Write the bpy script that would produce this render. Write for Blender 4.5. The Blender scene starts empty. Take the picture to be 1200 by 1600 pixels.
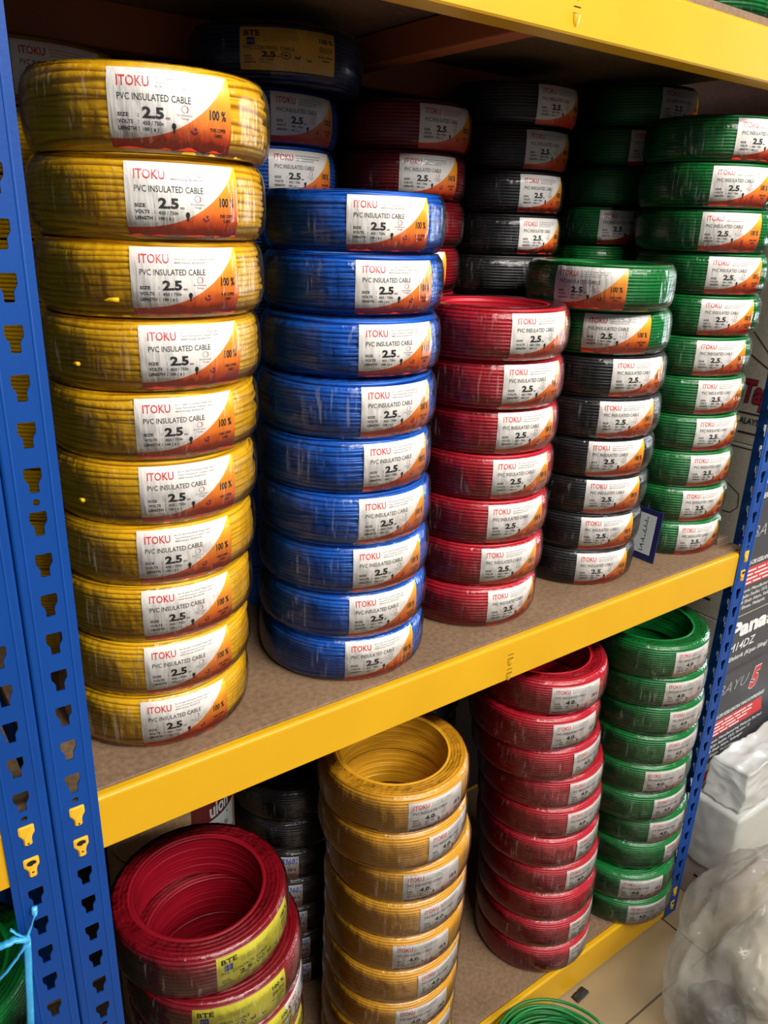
import bpy, bmesh, math, random
from mathutils import Matrix, Vector, noise
random.seed(7)
sc = bpy.context.scene
COL = sc.collection
R = math.radians

# ---------------------------------------------------------------- camera, world, lights, exposure
cam_d = bpy.data.cameras.new('camera')
cam_d.sensor_fit = 'VERTICAL'
cam_d.sensor_height = 36.0
cam_d.lens = 1212.04 * 36.0 / 1600.0
cam_d.clip_start = 0.02
cam = bpy.data.objects.new('camera', cam_d)
COL.objects.link(cam)
right = Vector((0.80892749, -0.58700656, 0.03255179))
down = Vector((-0.18024152, -0.30032381, -0.93665287))
fwd = Vector((0.55959745, 0.75181707, -0.34874314))
rot = Matrix((right, -down, -fwd)).transposed()
cam.matrix_world = Matrix.Translation((-0.1279, -0.6543, 0.55)) @ rot.to_4x4()
sc.camera = cam

world = bpy.data.worlds.new('shop_ambient')
world.use_nodes = True
world.node_tree.nodes['Background'].inputs[0].default_value = (0.80, 0.86, 1.0, 1)
world.node_tree.nodes['Background'].inputs[1].default_value = 0.11
sc.world = world

def area(name, loc, target, sx, sy, power, color):
    d = bpy.data.lights.new(name, 'AREA')
    d.shape = 'RECTANGLE'; d.size = sx; d.size_y = sy; d.energy = power; d.color = color
    o = bpy.data.objects.new(name, d); COL.objects.link(o)
    o.location = loc
    o.rotation_euler = (Vector(target) - Vector(loc)).to_track_quat('-Z', 'Y').to_euler()
    return o
area('daylight_from_shop_door', (4.3, -0.40, 0.70), (0.6, 0.1, 0.0), 0.75, 2.3, 80, (0.86, 0.93, 1.0))
for x, e in ((0.15, 50), (1.8, 38)):
    area('ceiling_tube_light', (x, -1.75, 2.05), (x, 0.0, -0.1), 1.5, 0.3, e, (1.0, 0.95, 0.86))
area('far_tube_light', (0.7, -2.75, 1.95), (0.6, 0.0, -0.2), 2.4, 0.3, 62, (1.0, 0.96, 0.90))  # added fill lamp with no fixture behind it, lifts the dark coil sides

sc.view_settings.view_transform = 'Standard'
sc.view_settings.look = 'None'
sc.view_settings.gamma = 1.0
sc.view_settings.use_curve_mapping = False
sc.view_settings.exposure = 0.24

W = 1.1881          # distance between the slot columns of the two uprights
PITCH = 0.0381
FLOOR = -0.868

# ---------------------------------------------------------------- material helpers
def s2l(c):
    c = c / 255.0
    return c / 12.92 if c <= 0.04045 else ((c + 0.055) / 1.055) ** 2.4
def rgb(r, g, b): return (s2l(r), s2l(g), s2l(b), 1)

def new_mat(name):
    m = bpy.data.materials.new(name); m.use_nodes = True
    nt = m.node_tree; nt.nodes.clear()
    out = nt.nodes.new('ShaderNodeOutputMaterial')
    return m, nt, out
def N(nt, t, **kw):
    n = nt.nodes.new(t)
    for k, v in kw.items(): setattr(n, k, v)
    return n
def noise_tex(nt, scale, vec=None, detail=3, rough=0.55):
    n = N(nt, 'ShaderNodeTexNoise'); n.inputs['Scale'].default_value = scale
    n.inputs['Detail'].default_value = detail; n.inputs['Roughness'].default_value = rough
    if vec: nt.links.new(vec, n.inputs['Vector'])
    return n
def obj_vec(nt, scale=(1, 1, 1), rnd=0.0):
    tc = N(nt, 'ShaderNodeTexCoord')
    mp = N(nt, 'ShaderNodeMapping'); mp.inputs['Scale'].default_value = scale
    nt.links.new(tc.outputs['Object'], mp.inputs['Vector'])
    if rnd:
        oi = N(nt, 'ShaderNodeObjectInfo')
        ml = N(nt, 'ShaderNodeMath', operation='MULTIPLY'); ml.inputs[1].default_value = rnd
        nt.links.new(oi.outputs['Random'], ml.inputs[0])
        cb = N(nt, 'ShaderNodeCombineXYZ')
        for i in range(3): nt.links.new(ml.outputs[0], cb.inputs[i])
        nt.links.new(cb.outputs[0], mp.inputs['Location'])
    return mp.outputs['Vector']
def ramp(nt, fac, stops):
    r = N(nt, 'ShaderNodeValToRGB')
    e = r.color_ramp.elements
    while len(e) < len(stops): e.new(0.5)
    for i, (p, c) in enumerate(stops):
        e[i].position = p; e[i].color = c if len(c) == 4 else (*c, 1)
    nt.links.new(fac, r.inputs['Fac'])
    return r

def simple(name, c, rough=0.5, metallic=0.0, vary=0.12, scale=30, bump=0.0, bscale=80, coat=0.0, stretch=(1, 1, 1), spec=0.5):
    m, nt, out = new_mat(name)
    b = N(nt, 'ShaderNodeBsdfPrincipled')
    b.inputs['Roughness'].default_value = rough
    b.inputs['Metallic'].default_value = metallic
    b.inputs['Coat Weight'].default_value = coat
    b.inputs['Coat Roughness'].default_value = 0.15
    b.inputs['Specular IOR Level'].default_value = spec
    v = obj_vec(nt, stretch, 7.0)
    n = noise_tex(nt, scale, v)
    lo = tuple(x * (1 - vary) for x in c[:3]) + (1,)
    hi = tuple(min(1, x * (1 + vary)) for x in c[:3]) + (1,)
    r = ramp(nt, n.outputs['Fac'], [(0.3, lo), (0.7, hi)])
    nt.links.new(r.outputs['Color'], b.inputs['Base Color'])
    if bump:
        n2 = noise_tex(nt, bscale, v)
        bp = N(nt, 'ShaderNodeBump'); bp.inputs['Strength'].default_value = bump; bp.inputs['Distance'].default_value = 0.002
        nt.links.new(n2.outputs['Fac'], bp.inputs['Height'])
        nt.links.new(bp.outputs['Normal'], b.inputs['Normal'])
    nt.links.new(b.outputs[0], out.inputs[0])
    return m

M = {}
M['blue_paint'] = simple('blue_paint', rgb(0, 60, 136), 0.48, vary=0.06, scale=9, bump=0.05, bscale=250, spec=0.3)
M['yellow_paint'] = simple('yellow_paint', rgb(208, 158, 16), 0.34, vary=0.05, scale=6, bump=0.04, bscale=200)
M['brace_paint'] = simple('orange_brown_primer', rgb(168, 92, 50), 0.5, vary=0.06, scale=8)  # yellow steel under the shelves; its shade is put into this orange brown
M['yellow_hook'] = simple('yellow_hook_paint', rgb(226, 172, 40), 0.3, vary=0.06, scale=40)
M['dark_hole'] = simple('dark_hole', rgb(12, 12, 14), 0.9)
M['wire_yellow'] = simple('yellow_pvc', rgb(216, 168, 14), 0.36, vary=0.10, scale=25)
M['wire_amber'] = simple('amber_pvc', rgb(206, 150, 34), 0.36, vary=0.08, scale=25)
M['wire_blue'] = simple('blue_pvc', rgb(12, 88, 184), 0.34, vary=0.12, scale=25)
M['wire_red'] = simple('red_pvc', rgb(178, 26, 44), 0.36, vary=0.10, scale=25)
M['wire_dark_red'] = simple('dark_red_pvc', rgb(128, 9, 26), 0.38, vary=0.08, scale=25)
M['wire_black'] = simple('black_pvc', rgb(34, 33, 36), 0.38, vary=0.15, scale=25)
M['wire_green'] = simple('green_pvc', rgb(10, 112, 48), 0.34, vary=0.12, scale=25)
M['wire_navy'] = simple('navy_pvc', rgb(20, 34, 80), 0.38, vary=0.12, scale=25)
M['ink_black'] = simple('black_ink', rgb(28, 26, 28), 0.6, vary=0.02)
M['ink_grey'] = simple('grey_ink', rgb(112, 110, 114), 0.6, vary=0.02)
M['ink_red'] = simple('red_ink', rgb(196, 36, 44), 0.6, vary=0.02)
M['ink_purple'] = simple('purple_ink', rgb(120, 30, 70), 0.6, vary=0.02)
M['ink_blue'] = simple('blue_pen_ink', rgb(36, 40, 140), 0.6, vary=0.02)
M['ink_bright_blue'] = simple('bright_blue_pen_ink', rgb(24, 80, 200), 0.6, vary=0.02)
M['ink_white'] = simple('white_ink', rgb(226, 226, 226), 0.5, vary=0.02)
M['ink_silver'] = simple('silver_ink', rgb(150, 150, 156), 0.4, vary=0.05)
M['ink_maroon'] = simple('maroon_ink', rgb(128, 22, 40), 0.5, vary=0.03)
M['ink_dim'] = simple('dim_violet_ink', rgb(74, 58, 78), 0.5, vary=0.03)

def board_mat(name, a, b_):
    m, nt, out = new_mat(name)
    b = N(nt, 'ShaderNodeBsdfPrincipled'); b.inputs['Roughness'].default_value = 0.75
    v = obj_vec(nt)
    n1 = noise_tex(nt, 5, v, 5); n2 = noise_tex(nt, 140, v, 2)
    mx = N(nt, 'ShaderNodeMath', operation='MULTIPLY_ADD'); mx.inputs[1].default_value = 0.5; 
    nt.links.new(n2.outputs['Fac'], mx.inputs[0]); 
    h = N(nt, 'ShaderNodeMath', operation='MULTIPLY'); h.inputs[1].default_value = 0.5
    nt.links.new(n1.outputs['Fac'], h.inputs[0]); nt.links.new(h.outputs[0], mx.inputs[2])
    r = ramp(nt, mx.outputs[0], [(0.35, a), (0.62, b_)])
    nt.links.new(r.outputs[0], b.inputs['Base Color'])
    bp = N(nt, 'ShaderNodeBump'); bp.inputs['Strength'].default_value = 0.15; bp.inputs['Distance'].default_value = 0.001
    nt.links.new(n2.outputs['Fac'], bp.inputs['Height']); nt.links.new(bp.outputs[0], b.inputs['Normal'])
    nt.links.new(b.outputs[0], out.inputs[0])
    return m
M['board'] = board_mat('brown_hardboard', rgb(104, 80, 58), rgb(136, 109, 84))
M['kraft'] = board_mat('kraft_paper', rgb(150, 120, 84), rgb(176, 144, 104))
M['carton_beige'] = board_mat('beige_carton', rgb(150, 140, 122), rgb(166, 156, 138))
M['carton_brown'] = board_mat('brown_carton', rgb(66, 44, 36), rgb(80, 56, 46))  # dark brown stands in for the shade high beside the shelf end
M['carton_white'] = board_mat('white_carton', rgb(198, 196, 190), rgb(214, 212, 206))
M['carton_black'] = simple('black_printed_carton', rgb(52, 54, 60), 0.42, vary=0.12, scale=5)
M['carton_red'] = simple('red_printed_panel', rgb(196, 50, 54), 0.45, vary=0.04)
M['foam_pink'] = board_mat('pinkish_packing_foam', rgb(150, 132, 124), rgb(170, 154, 148))
M['foam'] = simple('white_packing_foam', rgb(206, 204, 194), 0.6, vary=0.04, scale=40, bump=0.2, bscale=200)
M['cream'] = simple('cream_packing_foam', rgb(214, 206, 184), 0.6, vary=0.08, scale=14, bump=0.2, bscale=60)
M['tile'] = simple('beige_floor_tile', rgb(152, 132, 100), 0.28, vary=0.07, scale=6, bump=0.02)
M['grout'] = simple('floor_grout', rgb(96, 84, 68), 0.9)
M['wall'] = simple('dim_plaster', rgb(62, 50, 44), 0.9, vary=0.06, scale=3)
M['tape_black'] = simple('black_tape', rgb(26, 25, 24), 0.5)
M['string'] = simple('light_blue_raffia', rgb(60, 160, 214), 0.3, vary=0.2, scale=60, bump=0.3, bscale=120)
M['cable_grey'] = simple('grey_cable', rgb(104, 102, 104), 0.5)
M['navy_card'] = simple('navy_card', rgb(24, 30, 84), 0.5)
M['card_white'] = simple('white_card', rgb(196, 204, 206), 0.5, vary=0.03)
M['roll_band'] = simple('dark_red_band', rgb(96, 24, 24), 0.5)

# printed cable label: white paper, the coloured swoosh is print laid out in the label's own uv
def label_mat(name, paper, stops, strength):
    m, nt, out = new_mat(name)
    b = N(nt, 'ShaderNodeBsdfPrincipled'); b.inputs['Roughness'].default_value = 0.42
    uv = N(nt, 'ShaderNodeUVMap'); uv.uv_map = 'UVMap'
    sp = N(nt, 'ShaderNodeSeparateXYZ'); nt.links.new(uv.outputs[0], sp.inputs[0])
    pw = N(nt, 'ShaderNodeMath', operation='POWER'); pw.inputs[1].default_value = 2.7
    nt.links.new(sp.outputs[0], pw.inputs[0])
    ma = N(nt, 'ShaderNodeMath', operation='MULTIPLY_ADD'); ma.inputs[1].default_value = 0.92; ma.inputs[2].default_value = 0.115
    nt.links.new(pw.outputs[0], ma.inputs[0])
    lt = N(nt, 'ShaderNodeMath', operation='LESS_THAN')
    nt.links.new(sp.outputs[1], lt.inputs[0]); nt.links.new(ma.outputs[0], lt.inputs[1])
    ms = N(nt, 'ShaderNodeMath', operation='MULTIPLY'); ms.inputs[1].default_value = strength
    nt.links.new(lt.outputs[0], ms.inputs[0])
    r = ramp(nt, sp.outputs[1], stops)
    mix = N(nt, 'ShaderNodeMixRGB'); mix.inputs[1].default_value = paper
    nt.links.new(ms.outputs[0], mix.inputs[0]); nt.links.new(r.outputs[0], mix.inputs[2])
    nt.links.new(mix.outputs[0], b.inputs['Base Color'])
    nt.links.new(b.outputs[0], out.inputs[0])
    return m
M['label_orange'] = label_mat('orange_swoosh_label', rgb(226, 222, 218), [(0.0, rgb(198, 44, 30)), (0.14, rgb(212, 70, 36)), (0.36, rgb(226, 124, 40)), (0.62, rgb(232, 152, 34)), (0.9, rgb(240, 190, 40))], 1.0)
M['label_pink'] = label_mat('faded_pink_swoosh_label', rgb(222, 218, 216), [(0.0, rgb(206, 92, 84)), (0.18, rgb(222, 160, 156)), (0.5, rgb(226, 214, 210)), (1.0, rgb(226, 220, 216))], 0.8)
M['label_yellow'] = simple('yellow_green_label_paper', rgb(204, 196, 58), 0.5, vary=0.05, scale=20)
M['label_tan'] = simple('yellow_label_paper', rgb(214, 170, 66), 0.5, vary=0.05, scale=20)

# clear stretch film
def film_mat(name, haze, gloss, tint=(1, 1, 1, 1)):
    m, nt, out = new_mat(name)
    v = obj_vec(nt, (1, 1, 0.10), 31.0)
    st = noise_tex(nt, 150, v, 3, 0.6)
    v2 = obj_vec(nt, (1, 1, 0.5), 17.0)
    pt = noise_tex(nt, 22, v2, 3, 0.6)
    bp = N(nt, 'ShaderNodeBump'); bp.inputs['Strength'].default_value = 0.42; bp.inputs['Distance'].default_value = 0.003
    nt.links.new(st.outputs['Fac'], bp.inputs['Height'])
    bp2 = N(nt, 'ShaderNodeBump'); bp2.inputs['Strength'].default_value = 0.35; bp2.inputs['Distance'].default_value = 0.012
    nt.links.new(pt.outputs['Fac'], bp2.inputs['Height']); nt.links.new(bp.outputs[0], bp2.inputs['Normal'])
    tr = N(nt, 'ShaderNodeBsdfTransparent'); tr.inputs[0].default_value = tint
    gl = N(nt, 'ShaderNodeBsdfGlossy'); gl.inputs['Roughness'].default_value = 0.16
    nt.links.new(bp2.outputs[0], gl.inputs['Normal'])
    fr = N(nt, 'ShaderNodeFresnel'); fr.inputs['IOR'].default_value = 1.36
    nt.links.new(bp2.outputs[0], fr.inputs['Normal'])
    g = N(nt, 'ShaderNodeMath', operation='MULTIPLY'); g.inputs[1].default_value = gloss; g.use_clamp = True
    nt.links.new(fr.outputs[0], g.inputs[0])
    mx = N(nt, 'ShaderNodeMixShader'); nt.links.new(g.outputs[0], mx.inputs[0])
    nt.links.new(tr.outputs[0], mx.inputs[1]); nt.links.new(gl.outputs[0], mx.inputs[2])
    df = N(nt, 'ShaderNodeBsdfDiffuse'); df.inputs[0].default_value = (0.85, 0.85, 0.85, 1)
    v3 = obj_vec(nt, (1, 1, 0.07), 13.0)
    fs = noise_tex(nt, 300, v3, 1, 0.5)
    r1 = ramp(nt, fs.outputs['Fac'], [(0.60, (0.05,) * 3), (0.68, (1, 1, 1))])
    r2 = ramp(nt, pt.outputs['Fac'], [(0.46, (0.02,) * 3), (0.58, (haze,) * 3)])
    hm = N(nt, 'ShaderNodeMath', operation='MULTIPLY')
    nt.links.new(r1.outputs[0], hm.inputs[0]); nt.links.new(r2.outputs[0], hm.inputs[1])
    tc = N(nt, 'ShaderNodeTexCoord'); sn = N(nt, 'ShaderNodeSeparateXYZ'); nt.links.new(tc.outputs['Normal'], sn.inputs[0])
    ab = N(nt, 'ShaderNodeMath', operation='ABSOLUTE'); nt.links.new(sn.outputs[2], ab.inputs[0])
    iv = N(nt, 'ShaderNodeMath', operation='SUBTRACT'); iv.inputs[0].default_value = 0.85; iv.use_clamp = True; nt.links.new(ab.outputs[0], iv.inputs[1])
    hs = N(nt, 'ShaderNodeMath', operation='MULTIPLY'); nt.links.new(hm.outputs[0], hs.inputs[0]); nt.links.new(iv.outputs[0], hs.inputs[1])
    mx2 = N(nt, 'ShaderNodeMixShader'); nt.links.new(hs.outputs[0], mx2.inputs[0])
    tl = N(nt, 'ShaderNodeBsdfTranslucent'); tl.inputs[0].default_value = (0.9, 0.9, 0.9, 1)
    mx3 = N(nt, 'ShaderNodeMixShader'); mx3.inputs[0].default_value = 0.45
    nt.links.new(df.outputs[0], mx3.inputs[1]); nt.links.new(tl.outputs[0], mx3.inputs[2])
    nt.links.new(mx.outputs[0], mx2.inputs[1]); nt.links.new(mx3.outputs[0], mx2.inputs[2])
    nt.links.new(mx2.outputs[0], out.inputs[0])
    return m
M['film'] = film_mat('clear_stretch_film', 0.20, 1.25)

def bag_mat(name, clear, c, rough=0.2):
    m, nt, out = new_mat(name)
    v = obj_vec(nt)
    n = noise_tex(nt, 9, v, 4)
    tr = N(nt, 'ShaderNodeBsdfTransparent'); tr.inputs[0].default_value = (0.93, 0.93, 0.93, 1)
    pb = N(nt, 'ShaderNodeBsdfPrincipled'); pb.inputs['Base Color'].default_value = c
    pb.inputs['Roughness'].default_value = rough
    tl = N(nt, 'ShaderNodeBsdfTranslucent'); tl.inputs[0].default_value = c
    m1 = N(nt, 'ShaderNodeMixShader'); m1.inputs[0].default_value = 0.3
    nt.links.new(pb.outputs[0], m1.inputs[1]); nt.links.new(tl.outputs[0], m1.inputs[2])
    r = ramp(nt, n.outputs['Fac'], [(0.3, (clear * 1.25,) * 3), (0.7, (clear * 0.75,) * 3)])
    m2 = N(nt, 'ShaderNodeMixShader'); nt.links.new(r.outputs[0], m2.inputs[0])
    nt.links.new(m1.outputs[0], m2.inputs[1]); nt.links.new(tr.outputs[0], m2.inputs[2])
    nt.links.new(m2.outputs[0], out.inputs[0])
    return m
M['bag_clear'] = bag_mat('clear_polythene_bag', 0.62, rgb(190, 188, 180), 0.16)
M['bag_white'] = bag_mat('milky_polythene_bag', 0.12, rgb(222, 222, 218), 0.22)

# ---------------------------------------------------------------- object helpers
def mesh_from(name, verts, faces, mats, idx=None, uvs=None, smooth=True):
    me = bpy.data.meshes.new(name)
    me.from_pydata(verts, [], faces)
    for m in mats: me.materials.append(m)
    if idx: me.polygons.foreach_set('material_index', idx)
    me.polygons.foreach_set('use_smooth', [smooth] * len(me.polygons))
    if uvs:
        ul = me.uv_layers.new(name='UVMap')
        for l in me.loops: ul.data[l.index].uv = uvs[l.vertex_index]
    me.update()
    return me
def obj(name, me, parent=None, loc=(0, 0, 0), rz=0.0, mat=None):
    o = bpy.data.objects.new(name, me); COL.objects.link(o)
    o.parent = parent; o.location = loc; o.rotation_euler = (0, 0, rz)
    if mat is not None and me is not None:
        o.material_slots[0].link = 'OBJECT'; o.material_slots[0].material = mat
    return o
def tag(o, label, cat, group=None, kind=None):
    o['label'] = label; o['category'] = cat
    if group: o['group'] = group
    if kind: o['kind'] = kind
    return o
def thing(name, label, cat, loc=(0, 0, 0), rz=0.0, group=None):
    o = obj(name, None, None, loc, rz); o.empty_display_size = 0.03
    return tag(o, label, cat, group)

class MB:
    def __init__(s): s.v = []; s.f = []; s.i = []
    def add(s, v, f, mi=0):
        b = len(s.v); s.v += [tuple(x) for x in v]; s.f += [tuple(b + k for k in q) for q in f]; s.i += [mi] * len(f)
    def box(s, a, b, mi=0, bev=0.0):
        if bev:
            bm = bmesh.new(); bmesh.ops.create_cube(bm, size=1)
            for q in bm.verts: q.co = Vector([a[k] + (q.co[k] + .5) * (b[k] - a[k]) for k in range(3)])
            bmesh.ops.bevel(bm, geom=bm.edges[:], offset=bev, segments=2, affect='EDGES', profile=0.5)
            bm.verts.index_update()
            s.add([q.co[:] for q in bm.verts], [[q.index for q in fc.verts] for fc in bm.faces], mi); bm.free()
        else:
            x, y, z = zip(a, b)
            v = [(x[i], y[j], z[k]) for i in (0, 1) for j in (0, 1) for k in (0, 1)]
            s.add(v, [(0, 1, 3, 2), (4, 6, 7, 5), (0, 4, 5, 1), (2, 3, 7, 6), (0, 2, 6, 4), (1, 5, 7, 3)], mi)
    def mesh(s, name, mats, smooth=False, uvs=None): return mesh_from(name, s.v, s.f, mats, s.i, uvs, smooth)

_text = {}
def text_geo(body, bold=0.0, shear=0.0):
    k = (body, bold, shear)
    if k in _text: return _text[k]
    cu = bpy.data.curves.new('t', 'FONT'); cu.body = body; cu.size = 1; cu.resolution_u = 2
    cu.offset = bold; cu.shear = shear; cu.fill_mode = 'FRONT'
    o = bpy.data.objects.new('t', cu); COL.objects.link(o)
    dg = bpy.context.evaluated_depsgraph_get(); dg.update()
    me = bpy.data.meshes.new_from_object(o.evaluated_get(dg))
    v = [(p.co.x, p.co.y) for p in me.vertices]; f = [tuple(p.vertices) for p in me.polygons]
    bpy.data.objects.remove(o); bpy.data.curves.remove(cu); bpy.data.meshes.remove(me)
    x0 = min(p[0] for p in v); x1 = max(p[0] for p in v); y0 = min(p[1] for p in v); y1 = max(p[1] for p in v)
    v = [((p[0] - x0) / max(1e-6, x1 - x0), (p[1] - y0) / max(1e-6, y1 - y0)) for p in v]
    _text[k] = (v, f)
    return _text[k]

from mathutils.geometry import delaunay_2d_cdt
def plate(x0, x1, z0, z1, holes, th):
    """flat plate from (x0, z0) to (x1, z1) with holes, cut in strips; thickness th towards +y"""
    V = []; F = []
    def quad_walls(loop):
        b = len(V); n = len(loop)
        for x, z in loop: V.append((x, 0, z)); V.append((x, th, z))
        for i in range(n):
            a, c = b + 2 * i, b + 2 * ((i + 1) % n); F.append((a, c, c + 1, a + 1))
    cuts = [z0]; hs = sorted(holes, key=lambda h: min(p[1] for p in h))
    hs = [h for h in hs if min(p[1] for p in h) > z0 + .001 and max(p[1] for p in h) < z1 - .001]
    for a, b in zip(hs, hs[1:]): cuts.append((max(p[1] for p in a) + min(p[1] for p in b)) / 2)
    cuts.append(z1)
    for k, h in enumerate(hs):
        o = [(x0, cuts[k]), (x1, cuts[k]), (x1, cuts[k + 1]), (x0, cuts[k + 1])]
        if sum(p[0] * q[1] - q[0] * p[1] for p, q in zip(h, h[1:] + h[:1])) < 0: h = h[::-1]
        pts = [Vector(p) for p in o + h]; n = len(h)
        vs, es, fs, ov, oe, of = delaunay_2d_cdt(pts, [], [[0, 1, 2, 3], list(range(4, 4 + n))], 1, 1e-7)
        for y in (0, th):
            b = len(V); V.extend((p.x, y, p.y) for p in vs)
            F.extend(tuple(b + q for q in f) for f, src in zip(fs, of) if 1 not in src)
        quad_walls(h)
    quad_walls([(x0, z0), (x1, z0), (x1, z1), (x0, z1)])
    return V, F

def tube(mb, pts, rad, seg=6, mi=0, flat=1.0):
    pts = [Vector(p) for p in pts]; rings = []
    up = Vector((0.13, 0.2, 1)).normalized()
    for i, p in enumerate(pts):
        t = (pts[min(i + 1, len(pts) - 1)] - pts[max(i - 1, 0)]).normalized()
        a = t.cross(up)
        if a.length < 1e-3: a = t.cross(Vector((1, 0, 0)))
        a.normalize(); b = t.cross(a)
        rings.append([p + a * rad * math.cos(2 * math.pi * k / seg) + b * rad * flat * math.sin(2 * math.pi * k / seg) for k in range(seg)])
    v = [q for r_ in rings for q in r_]
    f = [(i * seg + k, i * seg + (k + 1) % seg, (i + 1) * seg + (k + 1) % seg, (i + 1) * seg + k) for i in range(len(pts) - 1) for k in range(seg)]
    f += [tuple(range(seg))[::-1], tuple((len(pts) - 1) * seg + k for k in range(seg))]
    mb.add(v, f, mi)

# ---------------------------------------------------------------- the setting
fl = MB(); fl.box((-2.2, -3.0, FLOOR - 0.06), (4.6, 0.496, FLOOR - 0.004))
floor = obj('floor', fl.mesh('floor', [M['grout']])); floor['kind'] = 'structure'
tb = MB(); tb.box((-0.298, -0.298, -0.0035), (0.298, 0.298, 0.0), bev=0.0012)
tme = tb.mesh('floor_tile', [M['tile']])
for i in range(-3, 6):
    for j in range(-4, 2):
        o = obj('floor_tile', tme, floor, (0.866 + 0.6 * i, -0.405 + 0.6 * j, FLOOR + random.uniform(-.0004, .0004)))
wb = MB(); wb.box((-2.2, 0.496, FLOOR - 0.004), (4.6, 0.6, 2.3))
wall = obj('wall_back', wb.mesh('wall_back', [M['wall']])); wall['kind'] = 'structure'
cb = MB(); cb.box((-2.2, -3.0, 2.2), (4.6, 0.496, 2.3))
ceil = obj('ceiling', cb.mesh('ceiling', [M['wall']])); ceil['kind'] = 'structure'

# ---------------------------------------------------------------- the shelving
def keyhole(cx, cz, s=1.0):
    pts = [(-6.0, 10.75), (6.0, 10.75), (6.9, 9.6), (6.9, 2.6), (6.2, 0.9), (4.5, -1.6), (3.8, -3.4), (3.8, -9.8), (2.9, -10.75), (-2.9, -10.75), (-3.8, -9.8), (-3.8, -3.4), (-4.5, -1.6), (-6.2, 0.9), (-6.9, 2.6), (-6.9, 9.6)]
    return [(cx + x * s / 1000, cz + z * s / 1000) for x, z in pts]
K0, K1 = -22, 34
ZLO, ZHI = FLOOR + 0.003, 1.33
def slot_list(cx):
    h = [keyhole(cx, k * PITCH) for k in range(K0, K1)]
    for k in range(K0, K1):
        if (k - 0) % 8 == 0: h.append([(cx + .003 * math.cos(a * math.pi / 5), (k + .5) * PITCH + .003 * math.sin(a * math.pi / 5)) for a in range(10)])
    return h
def upright_mesh(side):
    """L-section; front face in xz at y=0..0.0018, local x=0 at the slot column; corner at -side, flange towards +y"""
    mb = MB(); xe, xc, rr = 0.0208, -0.0228, 0.003
    v, f = plate(xc + rr, xe, ZLO, ZHI, slot_list(0.0), 0.0018)
    mb.add([(x * side, y, z) for x, y, z in v], f)
    v, f = plate(rr, 0.040, ZLO, ZHI, slot_list(0.021), 0.0018)
    mb.add([((xc + y) * side, x, z) for x, y, z in v], f)
    vv = []
    for a in range(5):
        t = a / 4 * math.pi / 2
        for rad in (rr, rr - 0.0018):
            x = xc + rr - rad * math.sin(t); y = rr - rad * math.cos(t)
            vv += [(x * side, y, ZLO), (x * side, y, ZHI)]
    mb.add(vv, [(4 * a, 4 * a + 4, 4 * a + 5, 4 * a + 1) for a in range(4)] + [(4 * a + 2, 4 * a + 3, 4 * a + 7, 4 * a + 6) for a in range(4)])
    for x in (-0.0145, 0.0135):
        mb.add([((x - .0012) * side, 0, ZLO), ((x - .0004) * side, -.0005, ZLO), ((x + .0004) * side, -.0005, ZLO), ((x + .0012) * side, 0, ZLO),
                ((x - .0012) * side, 0, ZHI), ((x - .0004) * side, -.0005, ZHI), ((x + .0004) * side, -.0005, ZHI), ((x + .0012) * side, 0, ZHI)],
               [(0, 1, 5, 4), (1, 2, 6, 5), (2, 3, 7, 6)])
    me = mb.mesh('slotted_upright', [M['blue_paint']])
    return me
up_a, up_b = upright_mesh(1), upright_mesh(-1)
DEP = 0.492
def upright(me, x, label, rear=False):
    o = obj('slotted_upright', me, None, (x, DEP if rear else 0.0, 0))
    if rear: o.scale = (1, -1, 1)
    tag(o, label, 'post', 'blue slotted uprights')
upright(up_a, 0.0, 'blue slotted shelf upright left of the front yellow stack')
upright(up_b, -0.0462, 'blue slotted upright at the far left edge with light blue string tied on')
upright(up_b, W, 'blue slotted shelf upright right of the green stacks, beside the black cartons')
upright(up_a, 0.0, 'rear blue slotted upright hidden behind the left stacks', True)
upright(up_b, -0.0462, 'rear blue slotted upright of the neighbouring bay at far left', True)
upright(up_b, W, 'rear blue slotted upright behind the right hand green stacks', True)

def beam_mesh(x0, x1, h, name):
    """front face at y=0.0022, top edge rounded; profile in (y, z) with z=0 at the top"""
    r = 0.0045; prof = []
    for a in range(5):
        t = a / 4 * math.pi / 2
        prof.append((0.0022 + r - r * math.sin(math.pi / 2 - t), -r + r * math.cos(math.pi / 2 - t)))
    prof += [(0.0125, 0.0), (0.0140, -0.001), (0.0140, -0.0125), (0.036, -0.0125), (0.036, -h + .002), (0.034, -h), (0.0022 + .002, -h), (0.0022, -h + .002)]
    n = len(prof); v = [(x, y, z) for x in (x0, x1) for y, z in prof]
    f = [(i, (i + 1) % n, n + (i + 1) % n, n + i) for i in range(n)] + [tuple(range(n)), tuple(range(2 * n - 1, n - 1, -1))]
    return mesh_from(name, v, f, [M['yellow_paint']], smooth=False)
def lug_mesh():
    v = []; f = []; n = 12
    for j in range(4):
        t = j / 3 * math.pi / 2
        for i in range(n + 1):
            a = math.pi * i / n
            v.append((0.0056 * math.cos(a) * math.cos(t) if j < 3 else 0, -0.0028 * math.sin(t), -0.012 * math.sin(a) * math.cos(t)))
    for j in range(3):
        for i in range(n): f.append((j * (n + 1) + i, j * (n + 1) + i + 1, (j + 1) * (n + 1) + i + 1, (j + 1) * (n + 1) + i))
    mb = MB(); mb.add(v, f, 0)
    mb.add([(-.0054, -.0003, 0), (.0054, -.0003, 0), (.0054, -.0003, .0010), (-.0054, -.0003, .0010)], [(0, 1, 2, 3)], 1)
    mb.add([(-.0054, -.0003, .0062), (.0054, -.0003, .0062), (.0054, -.0003, .0072), (-.0054, -.0003, .0072)], [(0, 1, 2, 3)], 1)
    return mb.mesh('pressed_lug', [M['yellow_paint'], M['dark_hole']], True)
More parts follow.
